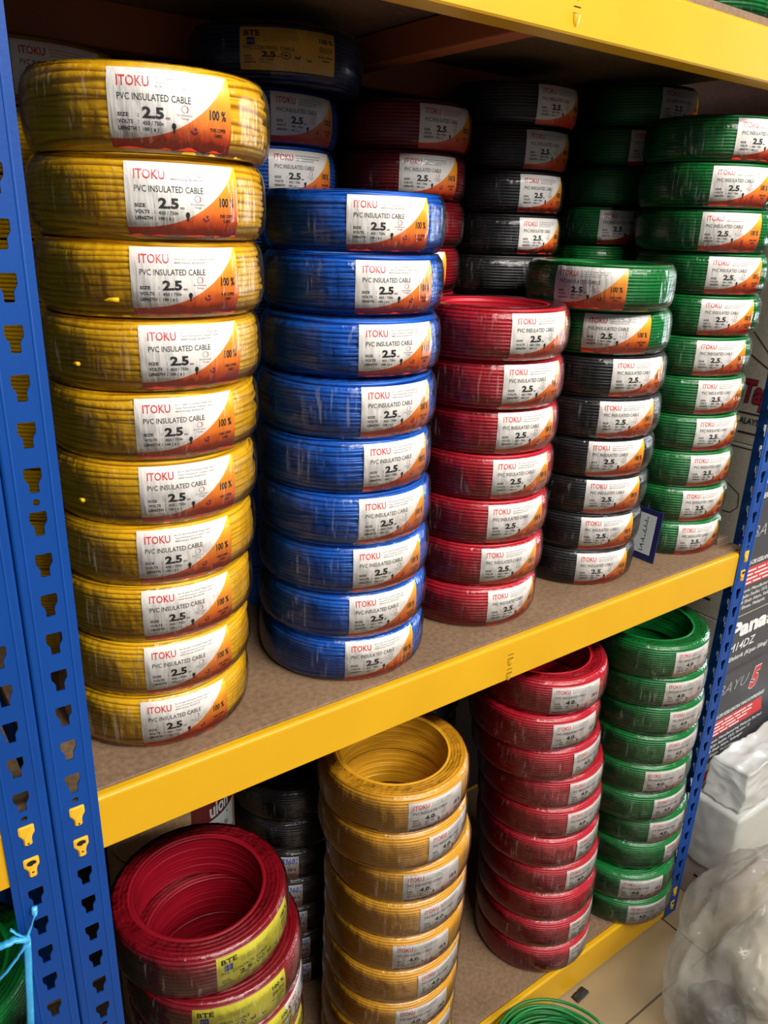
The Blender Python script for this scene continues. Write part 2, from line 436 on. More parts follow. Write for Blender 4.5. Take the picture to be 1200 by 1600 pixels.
LUG = lug_mesh()
def hook_mesh(hole):
    """folded connector hook standing out of a keyhole slot"""
    k = keyhole(0, 0, 1.02); mb = MB(); n = len(k)
    ins = [(x * .72, z * .86) for x, z in k]
    v = [(x, 0.0030, z) for x, z in k] + [(x, -0.0008, z) for x, z in k] + [(x, -0.0030 if z < -2e-3 else -0.0016, z) for x, z in ins]
    f = [(i, (i + 1) % n, n + (i + 1) % n, n + i) for i in range(n)] + [(n + i, n + (i + 1) % n, 2 * n + (i + 1) % n, 2 * n + i) for i in range(n)]
    f.append(tuple(range(2 * n, 3 * n))); mb.add(v, f, 0)
    if hole:
        mb.add([(.0044 * math.cos(a * math.pi / 8), -.0022, .006 + .0030 * math.sin(a * math.pi / 8)) for a in range(16)], [tuple(range(16))], 1)
        mb.add([(.0012 * math.cos(a * math.pi / 4), -.0033, -.004 + .001 * math.sin(a * math.pi / 4)) for a in range(8)], [tuple(range(8))], 1)
    else:
        mb.add([(.0010 * math.cos(a * math.pi / 4), -.0033, -.0076 + .001 * math.sin(a * math.pi / 4)) for a in range(8)], [tuple(range(8))], 1)
    return mb.mesh('connector_hook', [M['yellow_hook'], M['dark_hole']], False)
HOOK = [hook_mesh(False), hook_mesh(True)]
def beam(x0, x1, ztop, h, label, hooks=(), kh=0, lugs=(), y=0.0, flip=False, mat='yellow_paint'):
    o = thing('shelf_beam', label, 'beam', (0, y, ztop), group='yellow shelf beams')
    b = obj('beam_channel', beam_mesh(x0, x1, h, 'beam_channel'), o, mat=M[mat])
    if flip: b.scale = (1, -1, 1)
    for x in hooks:
        for j in (0, 1): obj('connector_hook', HOOK[j], o, (x, 0, (kh - j) * PITCH - ztop))
    for x, z in lugs: obj('pressed_lug', LUG, o, (x, 0.0021, z - ztop))
    return o
XB0, XB1 = -0.0195, W + 0.0195
beam(XB0, XB1, 0.0088, 0.0640, 'long yellow shelf beam along the front of the middle shelf', (0.0, W), 0, ((0.592, -0.020), (0.592, -0.0435)))
beam(XB0, XB1, 0.8078, 0.0632, 'long yellow shelf beam along the front of the top shelf', (0.0, W), 21, ((0.5922, 0.764), (0.5922, 0.788)))
beam(XB0, XB1, -0.7835, 0.0800, 'long yellow shelf beam along the floor under the lowest shelf', (0.0, W), -21)
beam(-1.30, -0.0265, 0.0088, 0.0640, 'yellow shelf beam of the neighbouring bay cut by the left edge', (-0.0462,), 0)
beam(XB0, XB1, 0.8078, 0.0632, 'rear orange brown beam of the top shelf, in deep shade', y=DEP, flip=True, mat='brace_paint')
beam(XB0, XB1, 0.0088, 0.0640, 'rear yellow beam of the middle shelf behind the coils', y=DEP, flip=True)
beam(XB0, XB1, -0.7835, 0.0640, 'rear yellow beam of the lowest shelf behind the coils', y=DEP, flip=True)

def board(x0, x1, ztop, th, label):
    mb = MB(); mb.box((x0, 0.0145, -th), (x1, DEP - 0.0145, 0), bev=0.0012)
    o = obj('shelf_board', mb.mesh('shelf_board', [M['board']]), None, (0, 0, ztop)); tag(o, label, 'shelf board', 'brown shelf boards')
board(XB0 + .004, XB1 - .004, 0.0100, 0.0130, 'brown hardboard of the middle shelf under the front coils')
board(XB0 + .004, XB1 - .004, 0.8205, 0.0245, 'brown hardboard of the top shelf seen from below')
board(XB0 + .004, XB1 - .004, -0.7820, 0.0135, 'brown hardboard of the lowest shelf near the floor')
board(-1.28, -0.031, 0.0100, 0.0130, 'brown hardboard of the neighbouring bay seen through the left slots')
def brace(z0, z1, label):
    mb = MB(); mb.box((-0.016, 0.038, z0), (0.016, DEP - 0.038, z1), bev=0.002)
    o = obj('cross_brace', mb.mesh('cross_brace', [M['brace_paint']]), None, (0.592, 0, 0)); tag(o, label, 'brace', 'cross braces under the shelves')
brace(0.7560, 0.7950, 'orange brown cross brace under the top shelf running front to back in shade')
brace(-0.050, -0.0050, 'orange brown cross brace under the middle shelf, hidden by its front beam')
mb = MB(); mb.box((1.168, 0.048, 0.0102), (1.203, 0.44, 0.0200), bev=0.001)
tag(obj('board_strip', mb.mesh('board_strip', [M['board']])), 'narrow brown strip of board lying at the right end of the middle shelf', 'board strip')

# ---------------------------------------------------------------- cable coils
def bulge(t, b):            # t in 0..1 over the coil height
    return b * abs(2 * t - 1) ** 3.2
def winding_mesh(name, r, h, ri, n, nt, seed, loose, segs=72, b=0.0065):
    rg = random.Random(seed)
    def wav(hmax):
        c = [(k, rg.uniform(-1, 1) / (k ** .6), rg.uniform(0, 6.28)) for k in range(1, hmax + 1)]
        return lambda a: sum(m * math.sin(k * a + p) for k, m, p in c)
    wires = []
    ph = h / n; wr = ph / 2
    for k in range(n):
        t = (k + .5) / n
        big = loose > 0.5 and rg.random() < 0.25
        sunk = loose * (rg.uniform(.0008, .0022) if rg.random() < .3 else 0)
        pts = [(wr * math.cos(R(a)), wr * 0.98 * math.sin(R(a))) for a in (-88, -62, -30, 0, 30, 62, 88)]
        wires.append((r - wr - .0011 * loose - sunk - bulge(t, b), ph * (k + .5), pts, wav(5), wav(6), loose * wr * (1.5 if big else 0.62), loose * (0.0016 if big else 0.0010)))
    pt = (r - b - ri) / nt; wt = pt / 2
    for k in range(nt):
        pts = [(wt * math.sin(R(a)) * -1 * -1, wt * .8 * math.cos(R(a))) for a in (70, 35, 0, -35, -70)]
        wires.append((r - b - pt * (k + .5), h - wt * .8, pts, wav(3), wav(4), loose * 0.0006, loose * 0.0008))
    for k in range(n):
        pts = [(-wr * .9 * math.cos(R(a)), -wr * math.sin(R(a))) for a in (-70, 0, 70)]
        wires.append((ri + wr, h - ph * (k + .5), pts, wav(4), wav(4), loose * wr * .4, loose * .0008))
    flat = [(ri + .003, 0.0), (r - b - .002, 0.0)]
    verts = []; m = sum(len(w[2]) for w in wires) + 2
    for s in range(segs):
        a = 2 * math.pi * s / segs; ca, sa = math.cos(a), math.sin(a)
        for (R0, Z0, pts, f, g, az, ar) in wires:
            dz = az * f(a); dr = ar * g(a)
            for x, z in pts:
                zz = min(max(Z0 + z + dz, 0.0), h); rr = max(ri, min(R0 + x + dr, r + .0002 - bulge(zz / h, b)))
                verts.append((rr * ca, rr * sa, zz))
        for rr, zz in flat: verts.append((rr * ca, rr * sa, zz))
    faces = []
    for s in range(segs):
        s2 = (s + 1) % segs
        for i in range(m):
            j = (i + 1) % m
            faces.append((s * m + i, s2 * m + i, s2 * m + j, s * m + j))
    return mesh_from(name, verts, faces, [M['wire_yellow']])
def wrap_mesh(name, r, h, ri, seed, segs=96, b=0.0065):
    rg = random.Random(seed); off = rg.uniform(0, 50); o = 0.0017
    prof = []
    for i in range(9):
        t = i / 8; prof.append((r + o - bulge(t, b) * (1 if 0 < i < 8 else 1.25), -.0004 + (h + .0010) * t, 1.0))
    for t in (.18, .45, .75): prof.append((r - b - (r - b - ri) * t, h + .0011, .03))
    prof.insert(0, (r - b - (r - b - ri) * .35, -.0005, .1))
    m = len(prof); verts = []
    for s in range(segs):
        a = 2 * math.pi * s / segs; ca, sa = math.cos(a), math.sin(a)
        for rr, zz, w in prof:
            d = noise.noise(Vector((ca * 9 + off, sa * 9, zz * 12))) * .0009 + noise.noise(Vector((ca * 40, sa * 40 + off, zz * 25))) * .0005
            q = rr + max(-.0007, d) * w
            verts.append((q * ca, q * sa, zz))
    faces = [(s * m + i, ((s + 1) % segs) * m + i, ((s + 1) % segs) * m + i + 1, s * m + i + 1) for s in range(segs) for i in range(m - 1)]
    return mesh_from(name, verts, faces, [M['film']])

def label_mesh(name, r, h, b, lw, lh, z0, base, inks, items, seed=0):
    """curved printed label; items are text or shapes in (u, v-from-top) mapped on to the coil side"""
    NU, NV = 22, 6
    def put(u, v, off):
        z = z0 + v * lh; a = u * lw / r
        rr = r - bulge(min(max(z / h, 0), 1), b) + off
        rr += 0.0005 * noise.noise(Vector((u * 6 + seed, v * 2, 3)))
        return (rr * math.cos(a), rr * math.sin(a), z)
    verts = []; uvs = []; faces = []; idx = []
    for j in range(NV + 1):
        for i in range(NU + 1): verts.append(put(i / NU, j / NV, .0006)); uvs.append((i / NU, j / NV))
    for j in range(NV):
        for i in range(NU):
            k = j * (NU + 1) + i; faces.append((k, k + 1, k + NU + 2, k + NU + 1)); idx.append(0)
    for it in items:
        kind, ink = it[0], it[1]
        if kind == 't':
            _, _, s, u0, vt, w, hh, bold = it[:8]; sh = it[8] if len(it) > 8 else 0
            v, f = text_geo(s, bold, sh)
            v = [(u0 + x * w, 1 - vt - hh + y * hh) for x, y in v]
        else:
            _, _, pts = it; v = [(x, 1 - y) for x, y in pts]; f = [tuple(range(len(v)))]
        k = len(verts); verts += [put(x, y, .00078) for x, y in v]; uvs += list(v)
        faces += [tuple(k + q for q in fc) for fc in f]; idx += [1 + inks.index(ink)] * len(f)
    return mesh_from(name, verts, faces, [base] + [M[i] for i in inks], idx, uvs)
def ell(cx, cy, rx, ry, a0=0, a1=360, n=12, rot=0): return [(cx + rx * math.cos(R(a0 + (a1 - a0) * i / n)), cy + ry * math.sin(R(a0 + (a1 - a0) * i / n))) for i in range(n)]
def arc(cx, cy, rx, ry, a0, a1, w, n=8):
    o = [(cx + rx * math.cos(R(a0 + (a1 - a0) * i / n)), cy + ry * math.sin(R(a0 + (a1 - a0) * i / n))) for i in range(n + 1)]
    q = [(cx + rx * w * math.cos(R(a0 + (a1 - a0) * i / n)), cy + ry * w * math.sin(R(a0 + (a1 - a0) * i / n))) for i in range(n, -1, -1)]
    return o + q
def cable_items(size):
    L = [('t', 'ink_red', 'ITOKU', .075, .095, .245, .135, .012),
         ('t', 'ink_grey', 'No.10, Jalan Perusahaan Ringan Jalan 3,', .36, .095, .40, .042, .0),
         ('t', 'ink_grey', 'Taman Perindustrian Greatpaw Capital', .36, .150, .37, .042, .0),
         ('t', 'ink_grey', '48000 Rawang, SELANGOR.', .36, .205, .28, .036, .0),
         ('t', 'ink_black', 'PVC INSULATED CABLE', .075, .315, .56, .088, .006),
         ('t', 'ink_black', size, .255, .475, .165, .15, .045),
         ('t', 'ink_black', 'mm', .43, .595, .035, .03, .01),
         ('t', 'ink_black', 'SIZE', .07, .56, .085, .048, .03), ('t', 'ink_black', 'VOLTS', .07, .645, .115, .048, .03), ('t', 'ink_black', 'LENGTH', .07, .73, .135, .048, .03),
         ('t', 'ink_black', ':', .222, .565, .008, .04, .02), ('t', 'ink_black', ':', .222, .65, .008, .04, .02), ('t', 'ink_black', ':', .222, .735, .008, .04, .02),
         ('t', 'ink_black', '450 / 750v', .255, .655, .16, .05, .02), ('t', 'ink_black', '100 ( \u00b1 )', .255, .735, .12, .058, .02),
         ('p', 'ink_red', arc(.585, .475, .028, .05, -60, 70, .72)), ('p', 'ink_grey', arc(.585, .475, .030, .05, 90, 290, .86)),
         ('t', 'ink_grey', 'Suruhanjaya', .52, .535, .12, .034, .0), ('t', 'ink_grey', 'Tenaga', .55, .578, .065, .034, .0),
         ('p', 'ink_black', ell(.492, .70, .018, .042)), ('p', 'ink_black', [(.483, .73), (.501, .73), (.498, .79), (.486, .79)]),
         ('p', 'ink_purple', arc(.655, .73, .032, .06, 20, 175, .55)), ('p', 'ink_purple', ell(.665, .715, .012, .02)),
         ('t', 'ink_black', '100 %', .79, .44, .155, .135, .03),
         ('t', 'ink_black', 'PURE COPPER', .795, .675, .145, .048, .02), ('t', 'ink_black', 'CABLE', .83, .745, .075, .045, .02)]
    return L
INKS = ['ink_red', 'ink_grey', 'ink_black', 'ink_purple', 'ink_blue', 'ink_bright_blue', 'ink_silver']
RA, HA, RIA, BA = 0.1050, 0.0622, 0.074, 0.0065        # 2.5 mm coils
RB, HB, RIB, BB = 0.1125, 0.0640, 0.080, 0.0055        # 4.0 mm coils
RC, HC, RIC, BC = 0.1130, 0.0642, 0.080, 0.0050        # control cable coils
WL = [winding_mesh('wire_winding', RA, HA, RIA, 13, 6, s, 1.0) for s in (1, 2, 3, 4)]
WT = [winding_mesh('wire_winding', RA, HA, RIA, 14, 6, s, 0.30) for s in (11, 12, 13)]
WB = [winding_mesh('wire_winding', RB, HB, RIB, 15, 6, s, 0.22, b=BB) for s in (21, 22, 23)]
WC = [winding_mesh('wire_winding', RC, HC, RIC, 11, 5, s, 0.15, b=BC) for s in (31, 32)]
FA = [wrap_mesh('plastic_wrap', RA, HA, RIA, s) for s in (1, 2, 3)]
FB = [wrap_mesh('plastic_wrap', RB, HB, RIB, s, b=BB) for s in (4, 5, 6)]
FC = [wrap_mesh('plastic_wrap', RC, HC, RIC, s, b=BC) for s in (7,)]
LA = [label_mesh('printed_label', RA, HA, BA, .100, .0555, .0022, M['label_orange'], INKS, cable_items('2.5'), s) for s in (0, 5)]
pen = ('t', 'ink_blue', 'MSD/BCA-BK', .03, .875, .72, .12, .02, .25)
LB = [label_mesh('printed_label', RB, HB, BB, .096, .0505, .0040, M['label_pink'], INKS, cable_items('4.0') + ([pen] if s else []), s) for s in (0, 3)]
bte = [('t', 'ink_black', 'BTE', .045, .08, .16, .13, .03), ('p', 'ink_blue', [(.075, .25), (.155, .25), (.155, .42), (.075, .42)]), ('t', 'ink_silver', 'BTE', .085, .30, .06, .07, .0),
       ('t', 'ink_grey', 'No.10, Jalan Perusahaan Ringan Jalan 3,', .24, .20, .36, .035, .0), ('t', 'ink_grey', 'Taman Perindustrian Greatpaw Capital', .24, .25, .34, .035, .0), ('t', 'ink_grey', '48000 Rawang, SELANGOR.', .24, .30, .25, .035, .0),
       ('t', 'ink_black', 'PVC CONTROL CABLE', .045, .44, .50, .085, .006), ('t', 'ink_black', '2.5', .22, .56, .14, .14, .045), ('t', 'ink_black', 'mm', .37, .66, .03, .03, .01),
       ('t', 'ink_black', 'SIZE', .045, .66, .07, .04, .03), ('t', 'ink_black', 'VOLTS', .045, .73, .095, .04, .03), ('t', 'ink_black', 'LENGTH', .045, .80, .115, .04, .03), ('t', 'ink_black', '450 / 750v', .2, .73, .14, .045, .02), ('t', 'ink_black', '100 ( \u00b1 )', .2, .80, .1, .05, .02),
       ('p', 'ink_black', arc(.46, .64, .05, .085, 0, 359, .8, 20)), ('p', 'ink_black', ell(.46, .64, .024, .022)), ('p', 'ink_black', arc(.58, .63, .03, .05, -40, 180, .6)), ('p', 'ink_black', [(.55, .67), (.61, .67), (.61, .70), (.55, .70)]), ('p', 'ink_black', arc(.70, .68, .03, .06, 20, 175, .55)),
       ('t', 'ink_black', '100 %', .81, .15, .16, .12, .025), ('t', 'ink_black', '\u56fd\u6807\u8db3\u7c73', .81, .34, .16, .14, .0), ('t', 'ink_black', 'PURE COPPER', .80, .56, .17, .05, .02), ('t', 'ink_black', 'CABLE', .84, .64, .09, .05, .02)]
LC = label_mesh('printed_label', RC, HC, BC, .125, .052, .006, M['label_yellow'], INKS, bte)
LD = label_mesh('printed_label', RA, HA, BA, .112, .042, .012, M['label_tan'], INKS, bte)
LE = label_mesh('printed_label', RC, HC, BC, .09, .052, .006, M['label_pink'], INKS, cable_items('2.5')[:15] + [('t', 'ink_bright_blue', 'B3601', .55, .12, .34, .24, .02, .2)], 2)
LK = label_mesh('printed_label', RA, HA, BA, .09, .0505, .004, M['label_pink'], INKS, cable_items('2.5') + [('t', 'ink_bright_blue', 'B3601', .66, .06, .32, .22, .02, .2)], 4)

def end_mesh(r, h, b, z, a0, a1, rad, out):
    mb = MB(); pts = []
    n = 14
    for i in range(n + 1):
        t = i / n; a = R(a0 + (a1 - a0) * t)
        rr = r - bulge(z / h, b) - .0008 + out * max(0, (t - .75) * 4) ** 2
        pts.append((rr * math.cos(a), rr * math.sin(a), z + .003 * t))
    tube(mb, pts, rad, 7)
    return mb.mesh('wire_end', [M['wire_yellow']], True)
ENDB = [end_mesh(RB, HB, BB, .004, -75, a, .0021, .0015) for a in (-38, -22, -55)]
ENDA = [end_mesh(RA, HA, BA, z, -55, a, .0020, .0045) for z, a in ((.012, -6), (.02, -30))]

ORD = ['topmost', 'second', 'third', 'fourth', 'fifth', 'sixth', 'seventh', 'eighth', 'ninth', 'tenth', 'eleventh', 'twelfth']
def coil(name, label, group, loc, ang, wind, wmat, film=None, lab=None, end=None, fl_rot=0.0, tilt=(0, 0), scale=1.0, wrot=0.0):
    t = thing(name, label, 'cable coil', loc, R(ang), group)
    t.rotation_euler = (R(tilt[0]), R(tilt[1]), R(ang)); t.scale = (scale,) * 3
    w = obj('wire_winding', wind, t, rz=wrot, mat=M[wmat])
    if lab: obj('printed_label', lab, t)
    if film: obj('plastic_wrap', film, t, rz=fl_rot)
    if end: obj('wire_end', end, t, mat=M[wmat])
    return t
def stack(name, colour, where, group, base, pitch, rows, wset, wmat, fset, lset, ends=None, r_label=None, seed=1, special=None):
    hset = HB if wset is WB else HA
    """rows from the top down: (cx, cy, label angle or None)"""
    rg = random.Random(seed); n = len(rows)
    for i, row in enumerate(rows):
        cx, cy, ang = row[:3]; wide = row[3] if len(row) > 3 else 1.0
        z = base + (n - 1 - i) * pitch
        o_ = ORD[i] if i == 0 else ORD[i] + ' from the top'
        if i == n - 1 and i > 0: o_ = 'bottom'
        nm, lb, wm, lab = name, f'{colour} cable coil, {o_} {where}', wmat, (lset[i % len(lset)] if ang is not None else None)
        if special and i in special: nm, lb, wm = special[i][:3]
        if ang is None: ang = rg.uniform(-180, 180)
        t = coil(nm, lb, group, (cx, cy, z), ang, wset[rg.randrange(len(wset))], wm, fset[rg.randrange(len(fset))] if fset else None,
             lab, ends.get(i) if ends else None, rg.uniform(0, 6.28), wrot=rg.uniform(0, 6.28))
        t.scale = (wide, wide, (pitch - .0005) / (hset + .0016))
BASE, LOW = 0.0102, -0.7818
Y = [(.155, .098, -127.5), (.1535, .106, -121), (.153, .112, -120), (.151, .118, -116.5), (.149, .122, -119.5), (.1475, .126, -118.5), (.1455, .130, -120.5), (.142, .134, -118), (.139, .137, -117), (.1355, .139, -119.5)]
stack('yellow_cable_coil', 'yellow 2.5 mm', 'in the front yellow stack', 'yellow coils in the front stack on the middle shelf', BASE, .0652, Y, WL, 'wire_yellow', FA, LA, {2: ENDA[0], 3: ENDA[1], 5: ENDA[1]}, seed=2)
B = [(.413, .150, -128.5), (.403, .136, -122.5), (.391, .121, -119), (.381, .112, -115), (.380, .115, -111.2), (.382, .115, -114.5, 1.012), (.386, .121, -117.5, 1.025), (.389, .127, -119, 1.035), (.3916, .1314, -121, 1.042)]
stack('blue_cable_coil', 'blue 2.5 mm', 'in the front blue stack', 'blue coils in the front stack on the middle shelf', BASE, .0637, B, WL, 'wire_blue', FA, LA, seed=3)
Rr = [(.617, .125, -118), (.626, .133, -121), (.635, .142, -122.5), (.635, .142, -123), (.633, .142, -123), (.632, .142, -125), (.626, .142, -114.5)]
stack('red_cable_coil', 'red 2.5 mm', 'in the front red stack', 'red coils in the front stack on the middle shelf', BASE, .0641, Rr, WT, 'wire_red', FA, LA, seed=4)
K = [(.825, .117, -175), (.851, .131, -152), (.859, .134, -127), (.863, .135, -134), (.867, .140, -138), (.872, .144, -135.7), (.873, .147, -135), (.872, .150, -133)]
stack('black_cable_coil', 'black 2.5 mm', 'in the front black stack', 'coils in the front black and green stack', BASE, .0625, K, WT, 'wire_black', FA, LA, seed=5,
      special={0: ('green_cable_coil', 'green 2.5 mm cable coil crowning the front black stack', 'wire_green'), 1: ('green_cable_coil', 'green 2.5 mm cable coil, second on the front black stack', 'wire_green')})
G = [(1.093, .142, -130.5), (1.094, .142, -144), (1.102, .142, -149), (1.112, .142, -141), (1.112, .142, -141), (1.105, .142, -137), (1.108, .142, -130.5), (1.111, .142, -127), (1.113, .142, -127), (1.115, .142, -129), (1.118, .142, -128.5)]
stack('green_cable_coil', 'green 2.5 mm', 'in the right green stack', 'green coils in the right hand stack on the middle shelf', BASE, .0643, G, WT, 'wire_green', FA, LA, seed=6)

# back row of the middle shelf (its lower coils stand hidden behind the front stacks)
CYB = 0.366
def back(name, colour, group, cx, pitch, n, vis, wmat, wset=WT, seed=9, base=BASE, lset=LA, cy=CYB, where='in the back row'):
    rg = random.Random(seed)
    for i in range(n):
        z = base + (n - 1 - i) * pitch
        if i < len(vis):
            x, ang = vis[i][:2]; yy = vis[i][2] if len(vis[i]) > 2 else cy
            o_ = ORD[i] if i == 0 else ORD[i] + ' from the top'
            lb = f'{colour} cable coil in shade, {o_} {where}' if wmat != 'wire_black' or cy > .36 else f'black cable coil, {o_} {where}'
        else:
            x, ang = cx + rg.uniform(-.003, .003), None; yy = cy
            lb = f'{colour} cable coil, hidden low {where}'
        t = coil(name, lb, group, (x, yy, z), rg.uniform(-180, 180) if ang is None else ang, wset[rg.randrange(len(wset))], wmat,
             FA[rg.randrange(len(FA))] if i < len(vis) else None, lset[i % len(lset)] if ang is not None else None, fl_rot=rg.uniform(0, 6.28), wrot=rg.uniform(0, 6.28))
        t.scale = (1, 1, (pitch - .0005) / (HA + .0016))
back('yellow_cable_coil', 'yellow', 'yellow coils in the back row', .115, .0640, 11, [(.112, -106.5)], 'wire_yellow', where='of the back yellow stack', seed=41)
back('blue_cable_coil', 'blue', 'blue coils in the back row', .400, .0627, 11, [(.402, -109), (.400, -110)], 'wire_blue', where='of the back blue stack', seed=42)
coil('navy_cable_coil', 'wide navy cable coil with yellow label, resting on the back blue stack', None, (.425, .355, BASE + 11 * .0627 + .001), -141, WT[0], 'wire_navy', FA[0], LD, scale=1.05)
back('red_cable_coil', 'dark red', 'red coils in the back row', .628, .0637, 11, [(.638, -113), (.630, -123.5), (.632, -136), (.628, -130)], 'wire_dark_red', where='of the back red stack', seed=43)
back('black_cable_coil', 'black', 'black coils in the back row', .845, .0624, 12, [(.862, -113.3), (.852, -116), (.846, -115.7), (.848, -113.7), (.846, None)], 'wire_black', where='of the back black stack', seed=44)
back('green_cable_coil', 'dark green', 'green coils in the back row', 1.11, .0645, 12, [(1.150, -120, .345), (1.14, -131), (1.115, None), (1.105, -138.6), (1.10, None)], 'wire_green', where='of the back green stack', seed=45)

# lowest shelf
Y4 = [(.467, .10, -116), (.469, .10, -99.5), (.483, .10, -123.5), (.481, .10, -108), (.481, .10, -128), (.479, .10, -105.5), (.479, .10, -122), (.478, .10, -110), (.477, .10, -118)]
stack('amber_cable_coil', 'amber yellow 4.0 mm', 'in the lower yellow stack', 'amber coils on the lowest shelf', LOW, .0672, Y4, WB, 'wire_amber', FB, [LB[1], LB[0]], {0: ENDB[1], 1: ENDB[0], 2: ENDB[2], 3: ENDB[1], 5: ENDB[0]}, seed=12)
R4 = [(.803, .124, -128), (.793, .122, -120.5), (.805, .120, -102.5), (.824, .118, -110.5), (.830, .116, -111.5), (.831, .114, -98.5), (.841, .112, -110), (.844, .110, None), (.845, .109, -101), (.848, .108, -98)]
stack('red_cable_coil', 'red 4.0 mm', 'in the lower red stack', 'red 4.0 mm coils on the lowest shelf', LOW, .0655, R4, WB, 'wire_red', FB, [LB[1], LB[1], LB[0]], {1: ENDB[0], 2: ENDB[2], 4: ENDB[1], 6: ENDB[0]}, seed=13)
G4 = [(1.050, .09, -117), (1.062, .09, -125), (1.071, .09, -118), (1.070, .09, -116.5), (1.070, .09, -131), (1.070, .09, -117), (1.092, .09, -123.5), (1.092, .09, -100), (1.074, .083, -140.5), (1.080, .080, -131)]
stack('green_cable_coil', 'green 4.0 mm', 'in the lower green stack', 'green 4.0 mm coils on the lowest shelf', LOW, .0657, G4, WB, 'wire_green', FB, [LB[0], LB[1], LB[1]], {1: ENDB[0], 2: ENDB[1], 7: ENDB[0]}, seed=14)
# dark red control cable, eight high
rg = random.Random(5)
C8 = [(.1518, .0920, -103.7), (.163, .078, -127.7), (.165, .079, -121), (.166, .080, -100), (.166, .081, None), (.165, .081, None), (.165, .081, None), (.165, .081, None)]
for i, (cx, cy, ang) in enumerate(C8):
    lab = LC if i < 4 else None
    lb = ['dark red control cable coil, topmost below the left end of the middle shelf', 'dark red control cable coil, second from the top of its stack', 'dark red control cable coil with extra white label marked in blue, third down', 'dark red control cable coil, fourth from the top of its stack'][i] if i < 4 else 'dark red control cable coil at the bottom of its stack below the picture'
    t = coil('control_cable_coil', lb, 'dark red control cable coils', (cx, cy, LOW + (7 - i) * .0662), ang if ang is not None else rg.uniform(0, 360), WC[i % 2], 'wire_dark_red', FC[0], lab, fl_rot=rg.uniform(0, 6.28), wrot=rg.uniform(0, 6.28))
    if i == 2:
        e = obj('printed_label', LE, t, rz=R(-66 - ang)); e['label'] = 'white label with blue handwriting'
# black coils behind, lowest shelf
back('black_cable_coil', 'black', 'black coils behind the red control cable', .428, .064, 7, [(.428, None), (.428, None), (.430, -161), (.431, -158), (.432, -154), (.432, -151), (.432, -150)], 'wire_black', base=LOW, lset=[LK], cy=.350, where='behind the dark red control cable', seed=51)
back('black_cable_coil', 'black', 'black coils behind the amber stack', .700, .064, 10, [(.700, -58), (.700, -56), (.700, -52)], 'wire_black', base=LOW, cy=.366, where='behind the amber yellow coils', seed=52)

# kraft wrapped rolls behind the control cable
def roll(i):
    t = thing('paper_wrapped_roll', ['brown paper wrapped roll with dark red printed band, topmost behind the red control cable', 'brown paper wrapped roll hidden under the printed one behind the red control cable'][min(i, 1)], 'roll', (.216, .372, LOW + (3 - i) * .128), group='brown paper wrapped rolls')
    t.scale = (1, 1, 1.195)
    mb = MB(); n = 48; prof = [(.102, .002), (.104, .004), (.104, .102), (.102, .1055), (.05, .106), (.045, .104), (.045, .004), (.05, .001)]
    m = len(prof)
    v = [(r * math.cos(2 * math.pi * s / n), r * math.sin(2 * math.pi * s / n), z) for s in range(n) for r, z in prof]
    mb.add(v, [(s * m + k, ((s + 1) % n) * m + k, ((s + 1) % n) * m + (k + 1) % m, s * m + (k + 1) % m) for s in range(n) for k in range(m)])
    obj('paper_wrapping', mb.mesh('paper_wrapping', [M['kraft']], False), t)
    if i == 0:
        def cyl(u, z, o): a = R(-92) + u; return ((.104 + o) * math.cos(a), (.104 + o) * math.sin(a), z)
        mb = MB(); N_ = 12
        mb.add([cyl(.9 * k / N_, z, .0006) for z in (.052, .094) for k in range(N_ + 1)], [(k, k + 1, k + N_ + 2, k + N_ + 1) for k in range(N_)], 0)
        mb.add([cyl(.9 * k / N_, z, .0006) for z in (.012, .052) for k in range(N_ + 1)], [(k, k + 1, k + N_ + 2, k + N_ + 1) for k in range(N_)], 1)
        tv, tf = text_geo('uion', .03)
        mb.add([cyl(.30 + x * .42, .056 + y * .022, .0010) for x, y in tv], tf, 1)
        mb.add([cyl(.30 + .4 * x, .044 + .003 * y, .0010) for x, y in ((0, 0), (1, 0), (1, 1), (0, 1))], [(0, 1, 2, 3)], 2)
        tv, tf = text_geo('cable', .0)
        mb.add([cyl(.4 + x * .3, .026 + y * .010, .0010) for x, y in tv], tf, 2)
        obj('printed_band', mb.mesh('printed_band', [M['roll_band'], M['card_white'], M['ink_black']], False), t)
for i in range(4): roll(i)

# coil on the top shelf, neighbouring bay coils
coil('green_cable_coil', 'green cable coil standing on the top shelf, cut by the upper right corner', None, (.985, .130, .8210), -128, WT[1], 'wire_green', FA[1], None)
for i in range(11):
    coil('green_cable_coil', f'green cable coil left of the posts, {("topmost " + ORD[i]).split()[0] if i == 0 else ORD[i] + " from the top"} on the neighbouring board', 'green coils in the neighbouring bay, middle', (-.158, .16, BASE + (10 - i) * .064), 20, WT[i % 3], 'wire_green', FA[i % 3])
for i in range(8):
    lb = 'green cable coil at the lower left edge behind the blue string' if i == 7 else 'green cable coil low in the neighbouring bay stack at lower left'
    coil('green_cable_coil', lb, 'green coils in the neighbouring bay, low', (-.150, .15, LOW + i * .0655), 30, WB[i % 3], 'wire_green', FB[i % 3])
board(-1.28, -0.031, -0.7820, 0.0135, 'brown hardboard of the lowest shelf in the neighbouring bay')
beam(-1.30, -0.0265, -0.7835, 0.0800, 'lowest yellow beam of the neighbouring bay below the picture', (-0.0462,), -21)

